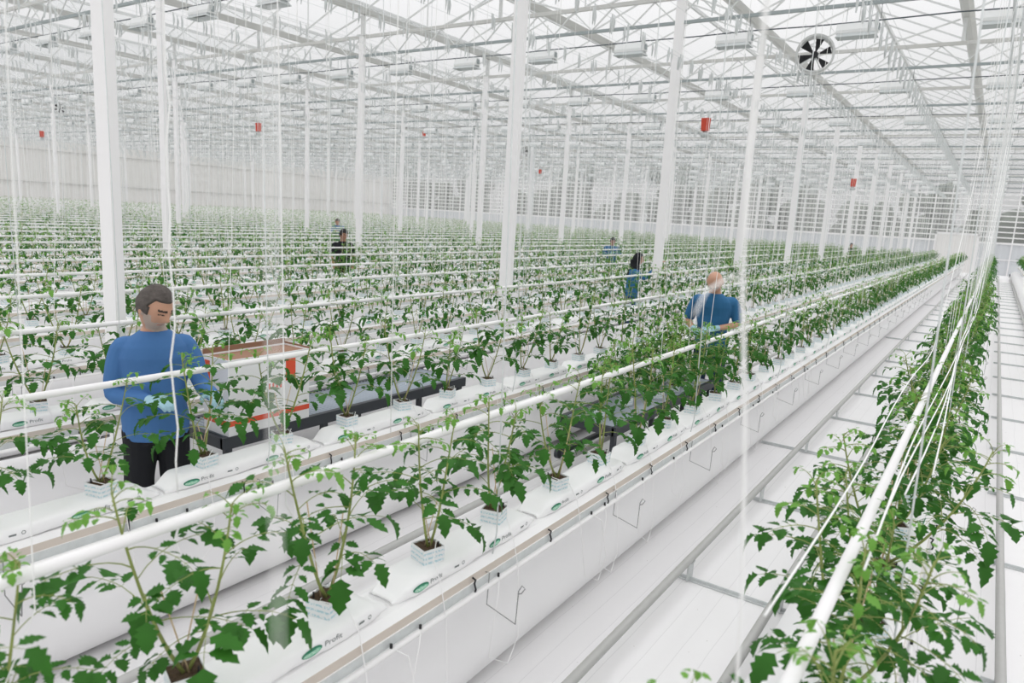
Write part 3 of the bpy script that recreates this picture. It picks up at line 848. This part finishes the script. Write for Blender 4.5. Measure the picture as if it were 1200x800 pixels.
# ------------------------------------------------------------------ trolleys
def trolley(xc, y0, y1, wd, z, label, name='roller_trolley'):
    t = thing(name, label, 'trolley', (xc, 0, 0))
    b = MB()
    for s in (-1, 1): b.box(s*wd/2-.02, s*wd/2+.02, y0, y1, z-.08, z)
    b.box(-wd/2, wd/2, y0, y0+.04, z-.08, z-.01); b.box(-wd/2, wd/2, y1-.04, y1, z-.08, z-.01)
    b.box(-wd/2-.0, wd/2, y0+.02, y1-.02, z-.075, z-.068); b.build('frame', M['tblack'], t)
    b = MB(); y = y0+.06
    while y < y1-.04: b.tube([(-wd/2+.02, y, z-.016), (wd/2-.02, y, z-.016)], .014, 8); y += .036
    b.build('rollers', M['roller'], t, True)
    n = 4
    for i in range(n):
        y = y0+.05 + (y1-y0-.1)*i/(n-1)
        for s in (-1, 1):
            q = MB(); q.box(s*(wd/2-.02)-.02, s*(wd/2-.02)+.02, y-.022, y+.022, .22, z-.08); q.build('leg', M['tblack'], t)
            if i in (0, n-1):
                wv = MB(); wv.tube([(s*.29-.018, y, .235), (s*.29+.018, y, .235)], .05, 16); wv.build('wheel', M['tblack'], t)
    b = MB(); 
    for s in (-1, 1): b.box(s*(wd/2-.02)-.018, s*(wd/2-.02)+.018, y0+.02, y1-.02, .25, .29)
    b.build('lower_beam', M['tblack'], t)
    return t
trolley(-4.15, 2.56, 5.05, .52, .79, 'long dark roller trolley carrying a white cardboard box with red stripes')
# carton on the trolley
t = thing('carton', 'white cardboard box with red stripes on the near end of the roller trolley', 'box', (-4.01, 2.92, .79))
hx, hy, hz = .135, .32, .50
b = MB(); th = .006
b.box(-hx, hx, -hy, -hy+th, 0, hz); b.box(-hx, hx, hy-th, hy, 0, hz); b.box(-hx, -hx+th, -hy+th, hy-th, 0, hz); b.box(hx-th, hx, -hy+th, hy-th, 0, hz)
b.build('walls', M['carton'], t)
b = MB(); b.box(-hx+th, hx-th, -hy+th, hy-th, hz-.03, hz-.012); b.box(-hx+.0, hx, hy-.004, hy+.002, hz, hz+.012); b.box(-hx-.002, -hx+.004, -hy, hy, hz, hz+.035); b.build('brown_lining', M['kraft'], t)
b = MB(); e = .0015
b.box(hx, hx+e, -hy, hy, .065, .10); b.box(-hx, hx, -hy-e, -hy, .065, .10)
b.box(hx, hx+e, .12, .20, .30, .47); b.box(-.115, -.06, -hy-e, -hy, .26, .47)
b.build('red_stripe', M['redprint'], t)
b = MB()
for i in range(4): b.box(hx, hx+e, -.02+i*.03, -.005+i*.03, .26, .30)
b.build('red_mark', M['redprint'], t)
trolley(-2.66, 5.2, 7.70, .50, .60, 'dark trolley full of young plants before the bending short-sleeved person', 'plant_trolley')
rr = random.Random(12); i = 0
for y in (5.45, 5.95, 6.4, 6.8, 7.15, 7.45):
    for xo in ((-.12, .12) if y > 6.2 else (.0,)):
        i += 1
        place_plant(-2.66+xo, y+rr.uniform(-.04, .04), .602, (VL if y < 5 else VML)[rr.randrange(3)], rr.uniform(0, 6), rr.uniform(.98, 1.15), f'spare leafy plant standing on the low dark plant trolley, {ordn(i)} from near end', 'spare plants on the trolley')

# ------------------------------------------------------------------ people
def loft(b, rings, n=24, mi=0):
    vs = []; k = len(rings)
    for (c, rx_, ry_, rot) in rings:
        for j in range(n):
            a = 2*PI*j/n; p = Vector((rx_*math.cos(a), ry_*math.sin(a), 0))
            if rot is not None: p = rot @ p
            vs.append(tuple(Vector(c)+p))
    fs = [(i*n+j, i*n+(j+1) % n, (i+1)*n+(j+1) % n, (i+1)*n+j) for i in range(k-1) for j in range(n)]
    fs += [tuple(range(n-1, -1, -1)), tuple((k-1)*n+j for j in range(n))]
    b.add(vs, fs, mi)
def limb(b, pts, rad, n=14):
    # smooth interpolation of the joints, closed with rounded ends
    P = [Vector(p) for p in pts]; out = []; R = []
    for i in range(len(P)-1):
        for q in range(6):
            t = q/6; out.append(P[i].lerp(P[i+1], t)); R.append(rad[i]*(1-t)+rad[i+1]*t)
    out.append(P[-1]); R.append(rad[-1])
    for it in range(2):
        o2 = out[:]
        for i in range(1, len(out)-1): o2[i] = (out[i-1]+out[i]*2+out[i+1])/4
        out = o2
    b.tube(out, R, n); b.ell(out[0], (R[0],)*3, 12, 8); b.ell(out[-1], (R[-1],)*3, 12, 8)
def remesh(b, voxel, name, mats, parent, sm=4, assign=None, bumpf=None):
    me = b.mesh(name, mats[0], True); o = link(name, me)
    md = o.modifiers.new('r', 'REMESH'); md.mode = 'VOXEL'; md.voxel_size = voxel; md.use_smooth_shade = True
    if sm: m2 = o.modifiers.new('s', 'SMOOTH'); m2.factor = .5; m2.iterations = sm
    dg = bpy.context.evaluated_depsgraph_get(); dg.update()
    nm = bpy.data.meshes.new_from_object(o.evaluated_get(dg)); nm.name = name
    bpy.data.objects.remove(o); bpy.data.meshes.remove(me)
    nm.materials.clear()
    for m in mats: nm.materials.append(m)
    if bumpf:
        for v in nm.vertices: v.co = bumpf(v.co)
    if assign:
        for p in nm.polygons: p.material_index = assign(p.center)
    nm.polygons.foreach_set('use_smooth', [True]*len(nm.polygons))
    return link(name, nm, parent)
def head_pts(rotm, c, s=1.0, grow=0, nu=56, nv=44, keep=None):
    vs = []; dirs = []
    for i in range(nv+1):
        t = PI*i/nv
        for j in range(nu):
            a = 2*PI*j/nu; u = Vector((math.sin(t)*math.cos(a), math.sin(t)*math.sin(a), math.cos(t)))
            x, y, z = .076*u.x, .096*u.y, .118*u.z
            lo = max(0, -u.z)
            x *= 1-.30*lo**1.3; 
            if u.y < 0: y *= 1-.45*lo
            if u.y > 0: y *= 1-.12*lo
            def g(cx, cz, sx, sz): return math.exp(-((x-cx)/sx)**2-((z-cz)/sz)**2) if u.y > 0 else 0
            y += .024*g(0, -.024, .0115, .016) + .013*g(0, -.004, .009, .020)
            y += .005*g(0, .028, .045, .010) - .010*(g(.031, .008, .015, .011)+g(-.031, .008, .015, .011))
            y += .005*g(0, -.058, .022, .008) + .008*g(0, -.092, .020, .014) - .004*g(0, -.073, .02, .006)
            p = Vector((x, y, z))
            if grow: p += u*grow
            vs.append(p*s); dirs.append(u)
    fs = [(i*nu+j, (i+1)*nu+j, (i+1)*nu+(j+1) % nu, i*nu+(j+1) % nu) for i in range(nv) for j in range(nu)]
    return vs, fs, dirs
def hand(b, wrist, d, side, nrm, grow=0, curl=.45):
    d = d.normalized(); side = (side - d*side.dot(d)).normalized(); nrm = d.cross(side) if nrm is None else (nrm-d*nrm.dot(d)-side*nrm.dot(side)).normalized()
    w = Vector(wrist)
    rot = Matrix((side, nrm, d)).transposed()
    b.ell(w+d*.045, (.040+grow, .016+grow, .052+grow), 14, 10, rot=rot)
    for i, (o, L) in enumerate(((.030, .88), (.010, 1.0), (-.010, .93), (-.029, .74))):
        p = w+d*.082+side*o; a = curl*.6; pts = [w+d*.05+side*o*.9, p]
        dv = d
        for seg in (.042, .028, .022):
            dv = (d*math.cos(a)+nrm*math.sin(a)); p = p+dv*seg*L; pts.append(p); a += curl
        b.tube([tuple(q) for q in pts], [.0095+grow, .0095+grow, .009+grow, .0082+grow, .0068+grow], 9)
        b.ell(pts[-1], (.0069+grow,)*3, 8, 6)
    p0 = w+d*.02+side*.028; p1 = p0+(d*.5+side*.75+nrm*.15).normalized()*.038; p2 = p1+(d*.85+side*.3+nrm*.35).normalized()*.032; p3 = p2+(d*.95+nrm*.35).normalized()*.024
    b.tube([tuple(q) for q in (p0, p1, p2, p3)], [.014+grow, .012+grow, .0105+grow, .008+grow], 9); b.ell(p3, (.0082+grow,)*3, 8, 6)
def person(loc, face, label, top, pants, skin, hair, hairm, H=1.75, armR=None, armL=None, glove=False, sleeve='long', pitch=0, hyaw=0, lean=0, voxel=.006, beard=False, gutf=1.0, scarf=False, hemz=.84, group=None):
    # local frame: facing +Y, the person's right is +X
    f = H/1.75; a = math.atan2(face[1], face[0]) - PI/2
    t = thing('person', label, 'person', loc, a)
    t.scale = (f, f, f)
    def L(z): return lean*max(0, z-.9)  # forward shift
    TR = [(.80, .150, .112), (.88, .168, .122), (.95, .166, .122), (1.03, .152, .114*gutf), (1.12, .152, .113*gutf), (1.23, .170, .118), (1.32, .178, .120), (1.385, .165, .106), (1.43, .125, .088), (1.47, .080, .068), (1.51, .060, .060)]
    def torso(b, g, z0=.8, z1=1.6, n=28):
        loft(b, [((0, L(z), z), w+g, dd+g, None) for z, w, dd in TR if z0 <= z <= z1], n)
    hp = Vector((0, L(1.50)+.01, 1.50)); HS = 1.07; hc = Vector((0, L(1.63)+.035+.06*math.sin(pitch), 1.628-.025*math.sin(pitch)))
    HR = Matrix.Rotation(hyaw, 3, 'Z') @ Matrix.Rotation(-pitch, 3, 'X')
    armR = armR or [(.180, 0, 1.395), (.25, .02, 1.13), (.22, .15, .92)]
    armL = armL or [(-.180, 0, 1.395), (-.25, .02, 1.13), (-.22, .15, .92)]
    body = MB(); torso(body, -.006)
    limb(body, [(0, L(1.42), 1.42), hp, tuple(hc+HR@Vector((0, -.025, -.05)))], [.064, .057, .057])
    vs, fs, _ = head_pts(HR, hc)
    body.add([tuple(hc+HR@(v*HS)) for v in vs], fs)
    for s in (-1, 1):
        body.ell(hc+HR@Vector((s*.083, -.006, -.008)), (.010, .022, .036), 10, 8, rot=HR)
    hands = []
    for s, A in ((1, armR), (-1, armL)):
        A = [Vector(p) for p in A]; d = (A[2]-A[1]).normalized()
        limb(body, [(s*.10, L(1.38), 1.38), A[0], A[1], A[2]], [.055, .050, .038, .026])
        side = Vector((-s, 0, 0)) + Vector((0, 0, .25)); nr = Vector((0, .15, -1))
        hands.append((A[2], d, side, nr)); hand(body, A[2], d, side, nr, -.001 if glove else 0)
        limb(body, [(s*.09, 0, .88), (s*.10, .01, .48), (s*.105, -.01, .09)], [.085, .055, .040])
        body.ell((s*.105, .06, .045), (.042, .12, .035), 14, 8)
    RI = HR.transposed()
    def asg(c):
        q = (RI @ (c-hc))/HS
        if q.y > .035 and abs(q.x) < .062 and -.12 < q.z < .06:
            ax = abs(q.x)
            if abs(ax-.031) < .019 and .023 < q.z < .034: return 1
            if abs(ax-.031) < .013 and .003 < q.z < .009: return 1
            if abs(q.x) < .022 and -.068 < q.z < -.056: return 2
        if beard and q.y > .004 and -.125 < q.z and not (abs(q.x) < .024 and -.070 < q.z < -.055):
            if q.z < -.047 - .02*max(0, 1-abs(abs(q.x)-.02)/.02)*0 and (abs(q.x) < .034 or q.z < -.052): return 3
            if abs(q.x) > .046 and q.z < -.012 - .6*q.y*0 and q.y < .052: return 3
        return 0
    remesh(body, voxel, 'body', [skin, M['brow'], M['lips'], M['beard']], t, 3, asg)
    def fold(sc, amp):
        return lambda co: co + Vector((noise.noise(co*sc), noise.noise(co*sc+Vector((9, 0, 0))), noise.noise(co*sc+Vector((0, 9, 0)))*.4))*amp
    sh = MB(); loft(sh, [((0, L(z), z), w, d_, None) for z, w, d_ in [(hemz, .178, .134), (hemz+.02, .180, .136)] + [(z, w+.014, dd+.014) for z, w, dd in TR if hemz+.05 < z <= 1.44]] + [((0, L(1.465), 1.474), .076, .070, None)], 28)
    for s, A in ((1, armR), (-1, armL)):
        A = [Vector(p) for p in A]
        if sleeve == 'long': limb(sh, [(s*.10, L(1.37), 1.375), A[0], A[1], A[1].lerp(A[2], .96)], [.068, .064, .051, .037])
        else: limb(sh, [(s*.10, L(1.37), 1.375), A[0], A[0].lerp(A[1], .72)], [.068, .066, .062])
    remesh(sh, voxel*1.1, 'shirt', [top], t, 3, None, fold(9, .007))
    pn = MB(); loft(pn, [((0, 0, z), w+.008, dd+.008, None) for z, w, dd in TR if z < 1.04], 24)
    for s in (-1, 1): limb(pn, [(s*.085, 0, .86), (s*.10, .012, .48), (s*.105, -.01, .10)], [.100, .078, .068])
    remesh(pn, voxel*1.3, 'trousers', [pants], t, 3, None, fold(8, .008))
    for s in (-1, 1):
        q = MB(); q.ell((s*.105, .06, .045), (.05, .135, .045), 16, 10); q.v = [(x, y, max(.0, z)) for x, y, z in q.v]; q.build('shoe', M['shoe'], t, True)
    if glove:
        for (wp, d, sd, nr) in hands:
            g = MB(); hand(g, wp, d, sd, nr, .0022); limb(g, [tuple(wp-d*.05), tuple(wp+d*.03)], [.033, .030]); remesh(g, .0045, 'glove', [M['glove']], t, 1)
    if hair:
        vs, fs, dirs = head_pts(HR, hc, 1.0, 0, 96, 72)
        def amount(u):   # how far the hair stands off the scalp; negative tucks it under the skin
            if scarf: lim = -.9 if u.y < .45 else .62
            else:
                az = u.y/max(.05, math.hypot(u.x, u.y))
                fr = {'short': .60, 'full': .48, 'long': .5}[hair]; bk = {'short': -.42, 'full': -.5, 'long': -.9}[hair]
                k_ = min(1, max(0, (az+.35)/.95)); k_ = k_*k_*(3-2*k_)
                lim = bk + (fr-bk)*k_
                if -.05 < az < .35 and u.z < .25 and u.z > -.18: lim = min(lim, -.15)
            t_ = min(1, max(0, (u.z-lim)/.10+.5)); return -.006 + (.018 if scarf else .0165)*t_*t_*(3-2*t_)
        b = MB()
        for v, u in zip(vs, dirs):
            vv = v + u*(amount(u) + (noise.noise(v*70)*.003 if not scarf else 0))
            b.v.append(tuple(hc+HR@(vv*HS))); b.n += 1
        for q in fs: b.f.append(list(q)); b.m.append(0)
        o = b.build('headscarf' if scarf else 'hair', hairm, t, True)
        if scarf:
            b = MB(); loft(b, [((0, L(1.25)-.04, 1.28), .15, .11, None), ((0, L(1.35), 1.38), .16, .12, None), ((0, L(1.45), 1.47), .12, .10, None), ((0, L(1.5)-.01, 1.54), .088, .090, None), ((0, L(1.6)-.02, 1.62), .088, .085, None)], 24)
            remesh(b, .01, 'scarf_drape', [hairm], t, 3, None, fold(10, .008))
    return t
def loc2(P, a, w):  # world point -> person's local coordinates (unscaled)
    d = Vector((w[0]-P[0], w[1]-P[1], 0)); c, s = math.cos(-a), math.sin(-a)
    return (d.x*c-d.y*s, d.x*s+d.y*c, w[2])
P1 = (-4.08, 2.24, 0); F1 = (.92, -.39)
person(P1, F1, 'person in long-sleeved blue jersey and black trousers, gloved hands among the plants', M['blue'], M['blackcloth'], M['skin'], 'short', M['hair_grey'], 1.79,
       armR=[(.172, .03, 1.375), (.225, .02, 1.09), (.06, .22, 1.10)], armL=[(-.172, .03, 1.375), (-.25, .10, 1.12), (-.26, .34, 1.13)], glove=True, pitch=.46, hyaw=.62, lean=.12, voxel=.005, beard=True, gutf=1.12, hemz=.82)
person((-2.62, 8.12, 0), (.22, -.98), 'person in dark blue short-sleeved shirt bending over the plants', M['teal'], M['navy'], M['skin'], None, None, 1.83,
       armR=[(.20, .04, 1.375), (.275, .03, 1.12), (.16, .24, 1.06)], armL=[(-.20, .04, 1.375), (-.275, .06, 1.14), (-.04, .28, 1.10)], glove=True, sleeve='short', pitch=1.0, hyaw=-.1, lean=.26, voxel=.006, gutf=1.25)
person((-12.17, 11.1, 0), (.85, -.55), 'person in black T-shirt standing among the plants', M['blackcloth'], M['blackcloth'], M['skin_dark'], 'full', M['hair_dark'], 1.75,
       armR=[(.182, .0, 1.39), (.235, .02, 1.14), (.22, .18, .95)], armL=[(-.182, .0, 1.39), (-.235, .02, 1.14), (-.2, .2, .97)], sleeve='short', pitch=.3, hyaw=.5, lean=.05, voxel=.009)
person((-21.8, 19.6, 0), (.7, -.7), 'distant person in blue shirt directly behind the one in black, head bent', M['blue'], M['navy'], M['skin'], 'full', M['hair_grey'], 1.72,
       armR=[(.182, .0, 1.39), (.235, .1, 1.2), (.1, .3, 1.25)], armL=[(-.215, .0, 1.40), (-.30, .12, 1.22), (-.15, .33, 1.3)], pitch=.4, lean=.1, voxel=.012)
person((-5.8, 12.75, 0), (.80, .42), 'person in blue tunic and black headscarf reaching towards the column', M['teal'], M['navy'], M['skin'], 'full', M['blackcloth'], 1.69,
       armR=[(.17, .03, 1.37), (.20, .24, 1.26), (.10, .50, 1.54)], armL=[(-.17, .03, 1.37), (-.20, .26, 1.24), (-.08, .50, 1.42)], pitch=.15, lean=.06, voxel=.009, scarf=True, hemz=.66)
person((-10.6, 21.5, 0), (.5, -.85), 'distant person in blue shirt and pale gloves facing this way', M['teal'], M['navy'], M['skin_dark'], 'full', M['hair_dark'], 1.72,
       armR=[(.215, .0, 1.40), (.29, .05, 1.16), (.12, .25, 1.18)], armL=[(-.215, .0, 1.40), (-.29, .08, 1.18), (-.08, .26, 1.24)], glove=True, pitch=.3, lean=.05, voxel=.012)
person((-7.4, 47.6, 0), (.8, -.6), 'tiny far figure in black clothes near the end wall', M['blackcloth'], M['blackcloth'], M['skin'], 'full', M['hair_dark'], 1.72, voxel=.016)
